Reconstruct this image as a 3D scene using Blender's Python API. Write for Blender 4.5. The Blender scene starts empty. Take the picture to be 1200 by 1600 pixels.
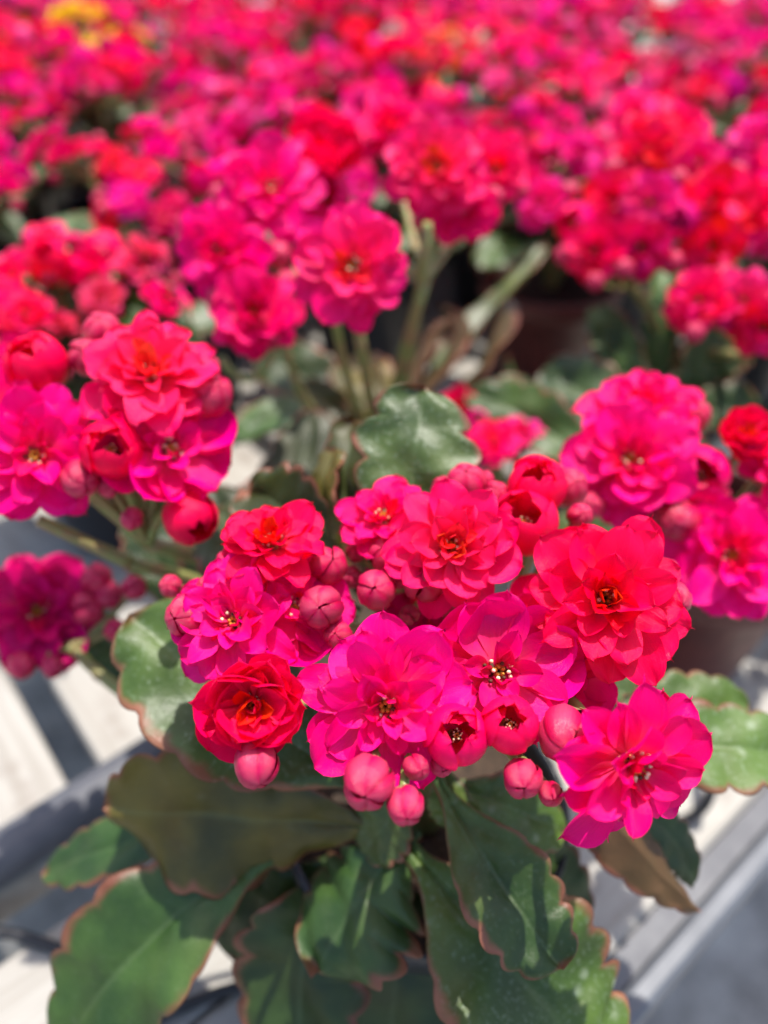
import bpy, math, random
from mathutils import Vector, Matrix

# ------------------------------------------------------------------ camera, sky, sun, exposure
scene = bpy.context.scene
COL = scene.collection
CAM = Vector((0.0, 0.0, 0.99))
PITCH = math.radians(41.6)
FPX = 1203.0                                   # focal length in pixels of the 1200 x 1600 photograph
SP, CP = math.sin(PITCH), math.cos(PITCH)
FWD, UPV, RGT = Vector((0, CP, -SP)), Vector((0, SP, CP)), Vector((1, 0, 0))

cam_data = bpy.data.cameras.new('camera')
cam_data.sensor_fit = 'HORIZONTAL'
cam_data.sensor_width = 7.0
cam_data.lens = 7.0 * FPX / 1200.0
cam_data.clip_start, cam_data.clip_end = 0.005, 100.0
cam_data.dof.use_dof = True
cam_data.dof.focus_distance = 0.124
cam_data.dof.aperture_fstop = 1.85
cam = bpy.data.objects.new('camera', cam_data)
cam.location = CAM
cam.rotation_euler = (math.pi / 2 - PITCH, 0, 0)
COL.objects.link(cam)
scene.camera = cam

SUN_EL, SUN_AZ = math.radians(73), math.radians(28)      # azimuth from +Y, towards +X
SUN_DIR = Vector((math.sin(SUN_AZ) * math.cos(SUN_EL), math.cos(SUN_AZ) * math.cos(SUN_EL), math.sin(SUN_EL)))
world = bpy.data.worlds.new('World')
scene.world = world
world.use_nodes = True
wn = world.node_tree
sky = wn.nodes.new('ShaderNodeTexSky')
sky.sky_type = 'NISHITA'
sky.sun_disc = False
sky.sun_elevation = SUN_EL
sky.sun_rotation = SUN_AZ
sky.air_density = 1.0
sky.dust_density = 2.5
wn.links.new(sky.outputs[0], wn.nodes['Background'].inputs[0])
wn.nodes['Background'].inputs[1].default_value = 0.15
sun_data = bpy.data.lights.new('sun', 'SUN')
sun_data.energy = 3.7
sun_data.angle = math.radians(0.6)
sun_data.color = (1.0, 0.95, 0.87)
sun = bpy.data.objects.new('sun', sun_data)
sun.rotation_euler = SUN_DIR.to_track_quat('Z', 'Y').to_euler()
sun.location = (0, 0, 4)
COL.objects.link(sun)
scene.view_settings.view_transform = 'Standard'
scene.view_settings.look = 'None'
scene.view_settings.exposure = 0.95
scene.view_settings.gamma = 1.0
scene.cycles.use_denoising = True
scene.cycles.max_bounces = 10
scene.cycles.diffuse_bounces = 5
scene.cycles.transmission_bounces = 6
scene.cycles.caustics_reflective = False
scene.cycles.caustics_refractive = False

# ------------------------------------------------------------------ helpers
def ray(px, py):
    return FWD + RGT * ((px - 600) / FPX) + UPV * ((800 - py) / FPX)
def at(px, py, t):
    return CAM + ray(px, py) * t
def atz(px, py, z):
    r = ray(px, py)
    return CAM + r * ((CAM.z - z) / -r.z)
def depth(p):
    return (p - CAM).dot(FWD)
def face(p, a=0, b=0):
    """unit vector from p towards the camera, turned a degrees to the right and b degrees up"""
    c = (CAM - p).normalized()
    r = Vector((0, 0, 1)).cross(c).normalized()
    u = c.cross(r)
    a, b = math.radians(a), math.radians(b)
    return (c * (math.cos(a) * math.cos(b)) + r * (math.sin(a) * math.cos(b)) + u * math.sin(b)).normalized()
def frame(p, n, spin=0.0, up=None):
    n = n.normalized()
    x = (up or Vector((0.13, 0.2, 1))).cross(n)
    if x.length < 1e-4:
        x = Vector((1, 0, 0))
    x.normalize()
    y = n.cross(x)
    m = Matrix((x, y, n)).transposed().to_4x4()
    m.translation = p
    return m @ Matrix.Rotation(spin, 4, 'Z')

WORLD = {}
def add(name, mesh, parent=None, mw=None, color=None):
    o = bpy.data.objects.new(name, mesh)
    COL.objects.link(o)
    mw = mw or Matrix.Identity(4)
    WORLD[o.name] = mw
    if parent is not None:
        o.parent = parent
        o.matrix_basis = WORLD[parent.name].inverted() @ mw
    else:
        o.matrix_basis = mw
    if color is not None:
        o.color = (color[0], color[1], color[2], color[3] if len(color) > 3 else 1)
    return o
def tag(o, label=None, cat=None, group=None, kind=None):
    if label: o['label'] = label
    if cat: o['category'] = cat
    if group: o['group'] = group
    if kind: o['kind'] = kind
    return o
def make_mesh(name, verts, faces, mats, uvs=None, midx=None, attrs=None, smooth=True):
    me = bpy.data.meshes.new(name)
    me.from_pydata([tuple(v) for v in verts], [], faces)
    for m in mats:
        me.materials.append(m)
    if uvs:
        lay = me.uv_layers.new(name='UVMap')
        for lp in me.loops:
            lay.data[lp.index].uv = uvs[lp.vertex_index]
    if attrs:
        for k, vals in attrs.items():
            a = me.attributes.new(k, 'FLOAT', 'POINT')
            a.data.foreach_set('value', vals)
    if midx:
        me.polygons.foreach_set('material_index', midx)
    me.polygons.foreach_set('use_smooth', [smooth] * len(me.polygons))
    me.update()
    return me
def sstep(a, b, x):
    t = max(0.0, min(1.0, (x - a) / (b - a)))
    return t * t * (3 - 2 * t)
def bez(p0, p1, p2, t):
    return p0 * ((1 - t) ** 2) + p1 * (2 * t * (1 - t)) + p2 * (t * t)

# ------------------------------------------------------------------ materials
class NT:
    def __init__(self, name):
        self.mat = bpy.data.materials.new(name)
        self.mat.use_nodes = True
        self.t = self.mat.node_tree
        self.out = self.t.nodes['Material Output']
        self.bsdf = self.t.nodes['Principled BSDF']
    def n(self, typ, **kw):
        nd = self.t.nodes.new('ShaderNode' + typ)
        for k, v in kw.items():
            setattr(nd, k, v)
        return nd
    def link(self, a, b):
        self.t.links.new(a, b)
    def val(self, sock, v):
        if hasattr(v, 'is_linked') or isinstance(v, bpy.types.NodeSocket):
            self.link(v, sock)
        else:
            sock.default_value = v
    def math(self, op, a, b=None, clamp=False):
        nd = self.n('Math', operation=op, use_clamp=clamp)
        self.val(nd.inputs[0], a)
        if b is not None: self.val(nd.inputs[1], b)
        return nd.outputs[0]
    def mix(self, fac, a, b, blend='MIX'):
        nd = self.n('Mix', data_type='RGBA', blend_type=blend)
        self.val(nd.inputs[0], fac); self.val(nd.inputs[6], a); self.val(nd.inputs[7], b)
        return nd.outputs[2]
    def ramp(self, fac, lo, hi):
        nd = self.n('MapRange', interpolation_type='SMOOTHSTEP')
        self.val(nd.inputs[0], fac); nd.inputs[1].default_value = lo; nd.inputs[2].default_value = hi
        return nd.outputs[0]
    def noise(self, vec, scale, detail=3, rough=0.5):
        nd = self.n('TexNoise')
        if vec is not None: self.link(vec, nd.inputs['Vector'])
        nd.inputs['Scale'].default_value = scale; nd.inputs['Detail'].default_value = detail; nd.inputs['Roughness'].default_value = rough
        return nd.outputs[0]
    def bump(self, h, strength, dist):
        nd = self.n('Bump'); self.link(h, nd.inputs['Height'])
        nd.inputs['Strength'].default_value = strength; nd.inputs['Distance'].default_value = dist
        return nd.outputs[0]
    def obj(self):
        return self.n('TexCoord').outputs['Object']

def rgba(c): return (c[0], c[1], c[2], 1)

def petal_material(name, transl=0.3, rough=0.30, pale=0.78, bud=False, spec=0.14):
    k = NT(name)
    oi = k.n('ObjectInfo')
    uv = k.n('UVMap').outputs[0]
    sep = k.n('SeparateXYZ'); k.link(uv, sep.inputs[0])
    pr = k.n('Attribute', attribute_name='petal_random').outputs['Fac']
    # streaks running along the petal
    mp = k.n('Mapping'); k.link(uv, mp.inputs[0]); mp.inputs['Scale'].default_value = (16, 1.6, 1)
    off = k.n('CombineXYZ'); k.link(k.math('MULTIPLY', oi.outputs['Random'], 37.0), off.inputs[0]); k.link(k.math('MULTIPLY', pr, 11.0), off.inputs[1])
    k.link(off.outputs[0], mp.inputs['Location'])
    streak = k.noise(mp.outputs[0], 1.0, 4, 0.6)
    blotch = k.noise(k.obj(), 2.2, 3)
    base = oi.outputs['Color']
    hs = k.n('HueSaturation'); k.link(base, hs.inputs['Color'])
    k.link(k.math('ADD', k.math('MULTIPLY', pr, 0.026), 0.487), hs.inputs['Hue'])
    k.link(k.math('ADD', k.math('MULTIPLY', blotch, 0.5), 0.75), hs.inputs['Value'])
    c = k.mix(k.math('MULTIPLY', k.ramp(streak, 0.50, 0.78), 0.14), hs.outputs[0], (0.95, 0.02, 0.17, 1))
    if bud:
        au = k.math('ABSOLUTE', k.math('SUBTRACT', k.math('MULTIPLY', sep.outputs[0], 2.0), 1.0))
        c = k.mix(k.math('MULTIPLY', k.math('SUBTRACT', 1.0, k.ramp(k.math('ADD', au, k.math('MULTIPLY', streak, 0.5)), 0.35, 1.0)), 0.24), c, (0.74, 0.14, 0.19, 1))
        c = k.mix(k.math('MULTIPLY', k.ramp(au, 0.80, 1.0), 0.5), c, (0.50, 0.004, 0.03, 1))
    vm = k.n('Mapping'); k.link(uv, vm.inputs[0]); vm.inputs['Scale'].default_value = (30, 1.2, 1)
    vein = k.ramp(k.noise(vm.outputs[0], 1.0, 2, 0.5), 0.56, 0.70)
    c = k.mix(k.math('MULTIPLY', vein, 0.32), c, (0.55, 0.0, 0.03, 1))
    # the claw of the petal is paler
    basef = k.math('MULTIPLY', k.math('SUBTRACT', 1.0, k.ramp(sep.outputs[1], 0.05, 0.62)), k.math('ADD', k.math('MULTIPLY', streak, 0.9), 0.1))
    c = k.mix(k.math('MULTIPLY', basef, pale), c, (0.97, 0.14, 0.20, 1))
    k.link(c, k.bsdf.inputs['Base Color'])
    k.bsdf.inputs['Roughness'].default_value = rough
    k.bsdf.inputs['Specular IOR Level'].default_value = spec
    cells = k.n('TexVoronoi'); k.link(uv, cells.inputs['Vector']); cells.inputs['Scale'].default_value = 70
    h = k.math('ADD', k.math('MULTIPLY', streak, 0.6), k.math('MULTIPLY', cells.outputs['Distance'], 0.35))
    nb = k.bump(h, 0.7, 0.00022)
    k.link(nb, k.bsdf.inputs['Normal'])
    tr = k.n('BsdfTranslucent')
    k.link(k.mix(0.25, c, (0.95, 0.004, 0.05, 1)), tr.inputs[0])
    mx = k.n('MixShader'); mx.inputs[0].default_value = transl
    k.link(k.bsdf.outputs[0], mx.inputs[1]); k.link(tr.outputs[0], mx.inputs[2])
    k.link(mx.outputs[0], k.out.inputs['Surface'])
    return k.mat

def leaf_material(name):
    k = NT(name)
    oi = k.n('ObjectInfo')
    uv = k.n('UVMap').outputs[0]
    sep = k.n('SeparateXYZ'); k.link(uv, sep.inputs[0])
    top = k.n('Attribute', attribute_name='upper').outputs['Fac']
    au = k.math('ABSOLUTE', k.math('SUBTRACT', k.math('MULTIPLY', sep.outputs[0], 2.0), 1.0))
    co = k.obj()
    big = k.noise(co, 45, 4, 0.55)
    fine = k.noise(co, 900, 3, 0.6)
    c = k.mix(k.ramp(big, 0.3, 0.72), (0.024, 0.050, 0.011, 1), (0.080, 0.132, 0.027, 1))
    c = k.mix(k.math('MULTIPLY', k.ramp(k.noise(co, 26, 3), 0.50, 0.75), 0.35), c, (0.110, 0.066, 0.025, 1))
    c = k.mix(1.0, c, oi.outputs['Color'], 'MULTIPLY')
    # midrib and a few side veins, paler
    mid = k.math('SUBTRACT', 1.0, k.ramp(au, 0.0, 0.07))
    c = k.mix(k.math('MULTIPLY', mid, 0.12), c, (0.22, 0.30, 0.14, 1))
    # dusting of pale dried water marks
    vor = k.n('TexVoronoi'); k.link(co, vor.inputs['Vector']); vor.inputs['Scale'].default_value = 260
    vor.inputs['Randomness'].default_value = 1
    spot = k.math('SUBTRACT', 1.0, k.ramp(vor.outputs['Distance'], 0.10, 0.42))
    spot = k.math('MULTIPLY', spot, k.ramp(k.noise(co, 60, 2), 0.50, 0.64))
    sepc = k.n('SeparateColor'); k.link(vor.outputs['Color'], sepc.inputs[0])
    spot = k.math('MULTIPLY', spot, k.ramp(sepc.outputs[0], 0.35, 0.9))
    spot = k.math('MULTIPLY', spot, oi.outputs['Alpha'])
    c = k.mix(k.math('MULTIPLY', spot, 0.55), c, (0.52, 0.58, 0.46, 1))
    c = k.mix(k.math('MULTIPLY', k.math('MULTIPLY', k.ramp(fine, 0.52, 0.75), oi.outputs['Alpha']), 0.40), c, (0.30, 0.38, 0.26, 1))
    under = k.mix(k.ramp(big, 0.3, 0.7), (0.105, 0.085, 0.045, 1), (0.16, 0.105, 0.070, 1))
    under = k.mix(1.0, under, oi.outputs['Color'], 'MULTIPLY')
    c = k.mix(top, under, c)
    # red-brown margin
    edge = k.ramp(k.math('ADD', au, k.math('MULTIPLY', k.math('SUBTRACT', k.noise(co, 130, 3), 0.5), 0.55)), 0.82, 0.99)
    tip = k.ramp(sep.outputs[1], 0.965, 1.0)
    edge = k.math('MAXIMUM', edge, tip)
    c = k.mix(k.math('MULTIPLY', edge, 0.78), c, k.mix(k.ramp(k.noise(co, 70, 2), 0.4, 0.6), (0.31, 0.10, 0.065, 1), (0.20, 0.05, 0.035, 1)))
    k.link(c, k.bsdf.inputs['Base Color'])
    k.link(k.math('ADD', k.math('MULTIPLY', big, 0.24), 0.34), k.bsdf.inputs['Roughness'])
    k.bsdf.inputs['Specular IOR Level'].default_value = 0.45
    k.link(k.bump(k.math('ADD', k.math('MULTIPLY', fine, 0.3), big), 0.45, 0.0012), k.bsdf.inputs['Normal'])
    tr = k.n('BsdfTranslucent'); k.link(k.mix(0.6, c, (0.22, 0.30, 0.02, 1)), tr.inputs[0])
    mx = k.n('MixShader'); mx.inputs[0].default_value = 0.22
    k.link(k.bsdf.outputs[0], mx.inputs[1]); k.link(tr.outputs[0], mx.inputs[2])
    k.link(mx.outputs[0], k.out.inputs['Surface'])
    return k.mat

def simple(name, col, rough=0.5, col2=None, scale=60, bump=0.0, spec=0.4, detail=4, stretch=None, dist=0.001):
    k = NT(name)
    co = k.obj()
    if stretch:
        mp = k.n('Mapping'); k.link(co, mp.inputs[0]); mp.inputs['Scale'].default_value = stretch
        co = mp.outputs[0]
    nz = k.noise(co, scale, detail, 0.6)
    if col2:
        c = k.mix(k.ramp(nz, 0.32, 0.70), rgba(col), rgba(col2))
        k.link(c, k.bsdf.inputs['Base Color'])
    else:
        k.bsdf.inputs['Base Color'].default_value = rgba(col)
    k.link(k.math('ADD', k.math('MULTIPLY', nz, 0.2), rough - 0.1), k.bsdf.inputs['Roughness'])
    k.bsdf.inputs['Specular IOR Level'].default_value = spec
    if bump:
        k.link(k.bump(nz, bump, dist), k.bsdf.inputs['Normal'])
    return k.mat

M_PETAL = petal_material('petal')
M_BUD = petal_material('bud_petal', transl=0.10, rough=0.30, pale=0.15, bud=True, spec=0.35)
M_LEAF = leaf_material('leaf')
M_STEM = simple('stem', (0.20, 0.25, 0.07), 0.45, (0.27, 0.17, 0.08), 180, 0.2)
M_CALYX = simple('calyx', (0.20, 0.22, 0.08), 0.5, (0.34, 0.12, 0.10), 400, 0.2)
M_HEART = simple('flower_heart', (0.55, 0.22, 0.03), 0.5, (0.75, 0.42, 0.08), 900, 0.3, dist=0.0002)
M_DARK = simple('stamen_dark', (0.06, 0.025, 0.01), 0.5)
M_CREAM = simple('anther', (0.85, 0.68, 0.45), 0.6)
M_BLACKPOT = simple('black_plastic', (0.012, 0.014, 0.018), 0.32, (0.022, 0.024, 0.030), 200, 0.05)
M_BROWNPOT = simple('brown_plastic', (0.115, 0.026, 0.021), 0.45, (0.085, 0.020, 0.017), 90, 0.05)
M_SOIL = simple('potting_soil', (0.025, 0.016, 0.010), 0.9, (0.07, 0.045, 0.03), 350, 0.8, dist=0.002)
M_TUBE = simple('black_tube', (0.014, 0.014, 0.016), 0.45, (0.03, 0.03, 0.033), 300)
M_PIPE = simple('grey_pipe', (0.07, 0.073, 0.087), 0.55, (0.095, 0.097, 0.11), 120, 0.1)
M_RAIL = simple('rail_shade_grey', (0.105, 0.105, 0.112), 0.5, (0.15, 0.15, 0.155), 60, 0.2)  # shade along the bench edge is put into this dark grey
M_TRIM = simple('trim_shade_grey', (0.115, 0.125, 0.145), 0.5, (0.09, 0.098, 0.115), 45, 0.2)  # bluish sky-lit shade of the outer strip, put into its colour

def board_material():
    k = NT('painted_board')
    oi = k.n('ObjectInfo')
    co = k.obj()
    mp = k.n('Mapping'); k.link(co, mp.inputs[0]); mp.inputs['Scale'].default_value = (6, 90, 60)
    off = k.n('CombineXYZ'); k.link(k.math('MULTIPLY', oi.outputs['Random'], 9.0), off.inputs[0]); k.link(k.math('MULTIPLY', oi.outputs['Random'], 23.0), off.inputs[1])
    k.link(off.outputs[0], mp.inputs['Location'])
    grain = k.noise(mp.outputs[0], 2.2, 6, 0.65)
    worn = k.noise(co, 38, 5, 0.6)
    c = k.mix(k.ramp(grain, 0.35, 0.72), (0.335, 0.32, 0.29, 1), (0.25, 0.23, 0.20, 1))
    c = k.mix(k.math('MULTIPLY', k.ramp(worn, 0.52, 0.70), 0.75), c, (0.19, 0.16, 0.135, 1))
    kn = k.n('TexVoronoi'); k.link(co, kn.inputs['Vector']); kn.inputs['Scale'].default_value = 26
    c = k.mix(k.math('MULTIPLY', k.math('SUBTRACT', 1.0, k.ramp(kn.outputs['Distance'], 0.05, 0.14)), 0.6), c, (0.16, 0.14, 0.13, 1))
    k.link(c, k.bsdf.inputs['Base Color'])
    k.bsdf.inputs['Roughness'].default_value = 0.6
    k.link(k.bump(k.math('ADD', grain, k.math('MULTIPLY', worn, 0.5)), 0.4, 0.0008), k.bsdf.inputs['Normal'])
    return k.mat
M_BOARD = board_material()

def concrete_material():
    k = NT('concrete')
    co = k.obj()
    a = k.noise(co, 9, 8, 0.62); b = k.noise(co, 70, 4, 0.6); d = k.noise(co, 3.0, 3)
    c = k.mix(k.ramp(a, 0.35, 0.68), (0.13, 0.13, 0.13, 1), (0.34, 0.34, 0.33, 1))
    c = k.mix(k.math('MULTIPLY', k.ramp(b, 0.5, 0.75), 0.5), c, (0.48, 0.47, 0.45, 1))
    c = k.mix(k.math('MULTIPLY', k.ramp(d, 0.5, 0.7), 0.5), c, (0.10, 0.105, 0.10, 1))
    k.link(c, k.bsdf.inputs['Base Color'])
    k.link(k.math('ADD', k.math('MULTIPLY', a, 0.4), 0.35), k.bsdf.inputs['Roughness'])
    k.link(k.bump(k.math('ADD', a, k.math('MULTIPLY', b, 0.4)), 0.5, 0.006), k.bsdf.inputs['Normal'])
    return k.mat
M_CONC = concrete_material()

# ------------------------------------------------------------------ setting: floor and slatted bench
GZ, BZ = 0.0, 0.75
me = make_mesh('floor', [(-40, -40, 0), (40, -40, 0), (40, 40, 0), (-40, 40, 0)], [(0, 1, 2, 3)], [M_CONC], smooth=False)
tag(add('floor', me), kind='structure')

E1 = Vector((0.775, 0.632, 0)).normalized()          # along the bench edge
E2 = Vector((-E1.y, E1.x, 0))                        # inwards, away from the aisle
BENCH = Matrix((E1, E2, Vector((0, 0, 1)))).transposed().to_4x4()
BENCH.translation = E2 * 0.0075 + Vector((0, 0, BZ))   # local: x along the edge, y inwards, z up from the boards
bench = add('plant_bench', None, None, BENCH)
tag(bench, 'slatted bench of worn white painted boards carrying all the potted plants', 'bench')

def box_mesh(name, x0, x1, y0, y1, z0, z1, mat, bev=0.0012):
    b = bev
    v, f = [], []
    # chamfered prism along x
    prof = [(y0 + b, z0), (y1 - b, z0), (y1, z0 + b), (y1, z1 - b), (y1 - b, z1), (y0 + b, z1), (y0, z1 - b), (y0, z0 + b)]
    n = len(prof)
    for (x, s) in ((x0, 1), (x0 + b, 0), (x1 - b, 0), (x1, 1)):
        cy, cz = (y0 + y1) / 2, (z0 + z1) / 2
        for (y, z) in prof:
            if s:
                y += b if y < cy else -b
                z += b if z < cz else -b
            v.append((x, y, z))
    for r in range(3):
        for i in range(n):
            j = (i + 1) % n
            f.append((r * n + i, r * n + j, (r + 1) * n + j, (r + 1) * n + i))
    f.append(tuple(range(n)))
    f.append(tuple(range(3 * n, 4 * n))[::-1])
    return make_mesh(name, v, f, [mat], smooth=False)

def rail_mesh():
    # edge rail, coloured as if in shade: an inner slope, a rounded lip and an outer face
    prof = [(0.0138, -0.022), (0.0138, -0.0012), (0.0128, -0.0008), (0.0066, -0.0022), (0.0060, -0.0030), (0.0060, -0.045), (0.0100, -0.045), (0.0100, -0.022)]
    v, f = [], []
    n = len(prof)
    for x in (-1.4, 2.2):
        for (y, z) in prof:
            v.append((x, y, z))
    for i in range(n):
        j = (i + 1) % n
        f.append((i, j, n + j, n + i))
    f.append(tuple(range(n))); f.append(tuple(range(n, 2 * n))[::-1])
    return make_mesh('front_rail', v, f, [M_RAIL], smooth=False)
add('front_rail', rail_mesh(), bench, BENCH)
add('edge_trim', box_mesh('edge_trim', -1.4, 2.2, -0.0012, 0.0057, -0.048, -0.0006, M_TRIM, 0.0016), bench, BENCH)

rb = random.Random(4)
# two boards lying along the edge
add('plank', box_mesh('plank', -1.4, 2.2, 0.0142, 0.0740, -0.020, 0.0, M_BOARD), bench, BENCH)
add('plank', box_mesh('plank', -1.4, 2.2, 0.0750, 0.1220, -0.020, -0.0004, M_BOARD), bench, BENCH)
# slats across the bench
slat = box_mesh('plank', 0.142, 1.75, -0.0315, 0.0315, -0.018, 0.0, M_BOARD)
x = 0.0445 - 18 * 0.075
k_i = 0
while x < 2.1:
    m = BENCH @ Matrix.Translation((x, 0, rb.uniform(-0.0012, 0.0008))) @ Matrix.Rotation(math.radians(90) + rb.uniform(-0.004, 0.004), 4, 'Z')
    add('plank', slat, bench, m)
    x += 0.075
for y in (0.34, 0.95, 1.68):
    add('cross_beam', box_mesh('cross_beam', -1.4, 2.2, y, y + 0.045, -0.065, -0.0215, M_BOARD), bench, BENCH)
for y in (0.05, 1.68):
    for xx in (-1.3, -0.45, 1.2, 2.1):
        add('leg', box_mesh('leg', xx, xx + 0.045, y - 0.002, y + 0.043, -0.749, -0.0665 if y > 1 else -0.0215, M_BOARD), bench, BENCH)

def tube_mesh(name, pts, r, mat, sides=10, r_end=None):
    v, f = [], []
    n = len(pts)
    prev = None
    for i, p in enumerate(pts):
        t = (pts[min(i + 1, n - 1)] - pts[max(i - 1, 0)]).normalized()
        if prev is None:
            a = t.orthogonal().normalized()
        else:
            a = (prev - t * prev.dot(t)).normalized()
        prev = a
        b = t.cross(a)
        rr = r if r_end is None else r + (r_end - r) * i / (n - 1)
        for s in range(sides):
            an = 2 * math.pi * s / sides
            v.append(p + a * (math.cos(an) * rr) + b * (math.sin(an) * rr))
    for i in range(n - 1):
        for s in range(sides):
            s2 = (s + 1) % sides
            f.append((i * sides + s, i * sides + s2, (i + 1) * sides + s2, (i + 1) * sides + s))
    f.append(tuple(range(sides))[::-1]); f.append(tuple(range((n - 1) * sides, n * sides)))
    return make_mesh(name, v, f, [mat])
def smooth_pts(pts, n=10):
    out = []
    P = [pts[0] * 2 - pts[1]] + pts + [pts[-1] * 2 - pts[-2]]
    for i in range(1, len(P) - 2):
        for k in range(n):
            t = k / n
            a, b, c, d = P[i - 1], P[i], P[i + 1], P[i + 2]
            out.append(0.5 * ((2 * b) + (c - a) * t + (2 * a - 5 * b + 4 * c - d) * t * t + (3 * b - a - 3 * c + d) * t ** 3))
    out.append(pts[-1])
    return out

def onb(px, py, up=0.0):
    return atz(px, py, BZ + up)
# grey irrigation pipe lying along the slats
pa, pb = onb(0, 1340, 0.009), onb(330, 1130, 0.009)
d = (pb - pa).normalized()
pts = [pa + d * s + Vector((0, 0, 0.0006 * math.sin(s * 30))) for s in [i * 0.05 - 1.0 for i in range(23)]] + [pa + d * (0.11 + 0.05 * i) for i in range(0, 20)]
o = add('irrigation_pipe', tube_mesh('irrigation_pipe', pts, 0.0078, M_PIPE, 18))
tag(o, 'grey irrigation pipe lying diagonally across the white slats', 'pipe')
def drip(label, pix):
    pts = smooth_pts([onb(*p) for p in pix])
    o = add('drip_tube', tube_mesh('drip_tube', pts, 0.0017, M_TUBE, 8))
    tag(o, label, 'tube', 'thin black drip tubes on the bench')
drip('thin black drip tube curving over the boards beside the big lower left leaf',
     [(-420, 1500, .002), (-150, 1440, .002), (0, 1456, .002), (60, 1472, .002), (110, 1493, .002), (200, 1560, .002), (260, 1700, .002)])
drip('thin black drip tube looping up under the leaf beside the lower right pink flower',
     [(1040, 1285, .002), (1072, 1280, .003), (1098, 1262, .008), (1112, 1230, .014), (1108, 1190, .012), (1080, 1150, .004), (1000, 1150, .003)])
drip('thin black drip tube crossing the boards below the curled leaf at the bottom edge',
     [(150, 1640, .002), (240, 1592, .002), (300, 1567, .002), (350, 1548, .002), (420, 1530, .003), (520, 1500, .003)])

# ------------------------------------------------------------------ petals, buds, flowers
def petal_geo(kind, rnd, nu=8, ns=11):
    """one petal, length 1 along +Y, upper face +Z -> verts, faces, uvs"""
    wr = {'o': rnd.uniform(.48, .72), 'm': rnd.uniform(.44, .62), 'i': rnd.uniform(.44, .58), 'c': rnd.uniform(.86, 1.06)}[kind]
    cup = {'o': rnd.uniform(.02, .22), 'm': rnd.uniform(.22, .42), 'i': rnd.uniform(.45, .7), 'c': rnd.uniform(.28, .50)}[kind]
    arch = {'o': rnd.uniform(-.06, .10), 'm': rnd.uniform(.0, .12), 'i': rnd.uniform(-.12, .0), 'c': rnd.uniform(-.14, -.04)}[kind]
    rec = {'o': rnd.uniform(.00, .16), 'm': rnd.uniform(-.12, .08), 'i': rnd.uniform(-.18, .0), 'c': rnd.uniform(-.22, -.04)}[kind]
    wide = rnd.uniform(.56, .64)
    wav, ph, kk = rnd.uniform(.015, .055), rnd.uniform(0, 6.28), rnd.uniform(1.0, 2.3)
    skew = rnd.uniform(-.05, .05)
    cusp = rnd.uniform(.03, .085)
    crease = rnd.uniform(.01, .05)
    endp = rnd.uniform(1.5, 2.4)
    V, U, Fc = [], [], []
    for i in range(ns + 1):
        q = i / ns
        s = 1 - (1 - q) ** 1.35
        if s < wide:
            w = .16 + .84 * sstep(-.12, 1.0, s / wide) ** 1.0
        else:
            e = (s - wide) / (1 - wide)
            w = math.sqrt(max(0.0, 1 - e ** endp))
        w *= wr * .5
        for j in range(nu + 1):
            u = -1 + 2 * j / nu
            x = u * w + skew * s * s
            pz = cusp * math.exp(-(u / .22) ** 2) * sstep(.86, 1.0, s)
            # side of the end shrinks back so that the end is round, not square
            y = s * .95 + pz
            z = cup * u * u * w * 1.6 + arch * math.sin(math.pi * s) - rec * s ** 2.4
            z += wav * math.sin(kk * 6.28 * s + ph + u * 1.3) * abs(u) ** 1.5 * sstep(.2, .7, s)
            z -= crease * math.exp(-(u / .18) ** 2) * sstep(.1, .5, s)
            z += .012 * math.sin(9 * s + 4 * u + ph)
            V.append(Vector((x, y, z)))
            U.append((u * .5 + .5, s))
    for i in range(ns):
        for j in range(nu):
            a = i * (nu + 1) + j
            Fc.append((a, a + 1, a + nu + 2, a + nu + 1))
    return V, Fc, U

def tulip_petal_geo(rnd, ns=10, nu=7):
    """petal of a half open bloom: a broad shell curving up and over, standing on the flower axis"""
    V, F, U = [], [], []
    top, flare, half0 = rnd.uniform(.74, .86), rnd.uniform(-.03, .12), math.radians(rnd.uniform(50, 60))
    for i in range(ns + 1):
        s = i / ns
        a = math.pi * (.07 + top * s)
        rho = math.sin(a) ** .8 + flare * s ** 3
        z = -math.cos(a) * 1.05
        half = half0 * math.sqrt(max(.0, 1 - max(0, (s - .62) / .38) ** 2.4))
        for j in range(nu + 1):
            u = -1 + 2 * j / nu
            ph = u * half + .25 * s * s + math.pi / 2
            k = .80 * rho * (1.0 + .09 * u + .03 * (1 - u * u))
            zz = z + .07 * math.exp(-(u / .25) ** 2) * sstep(.85, 1, s)
            V.append(Vector((k * math.cos(ph), k * math.sin(ph), .80 * zz + .1))); U.append((u * .5 + .5, s))
    for i in range(ns):
        for j in range(nu):
            q = i * (nu + 1) + j
            F.append((q + 1, q, q + nu + 1, q + nu + 2))
    return V, F, U
def any_petal_geo(kind, rnd, nu=8, ns=11):
    return tulip_petal_geo(rnd, ns, nu) if kind == 't' else petal_geo(kind, rnd, nu, ns)

rp = random.Random(11)
POOL = {}
for kind, cnt in (('o', 14), ('m', 9), ('i', 4), ('c', 7), ('t', 4)):
    POOL[kind] = []
    for i in range(cnt):
        v, f, u = any_petal_geo(kind, rp)
        POOL[kind].append(make_mesh('petal', v, f, [M_PETAL], u))

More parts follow.
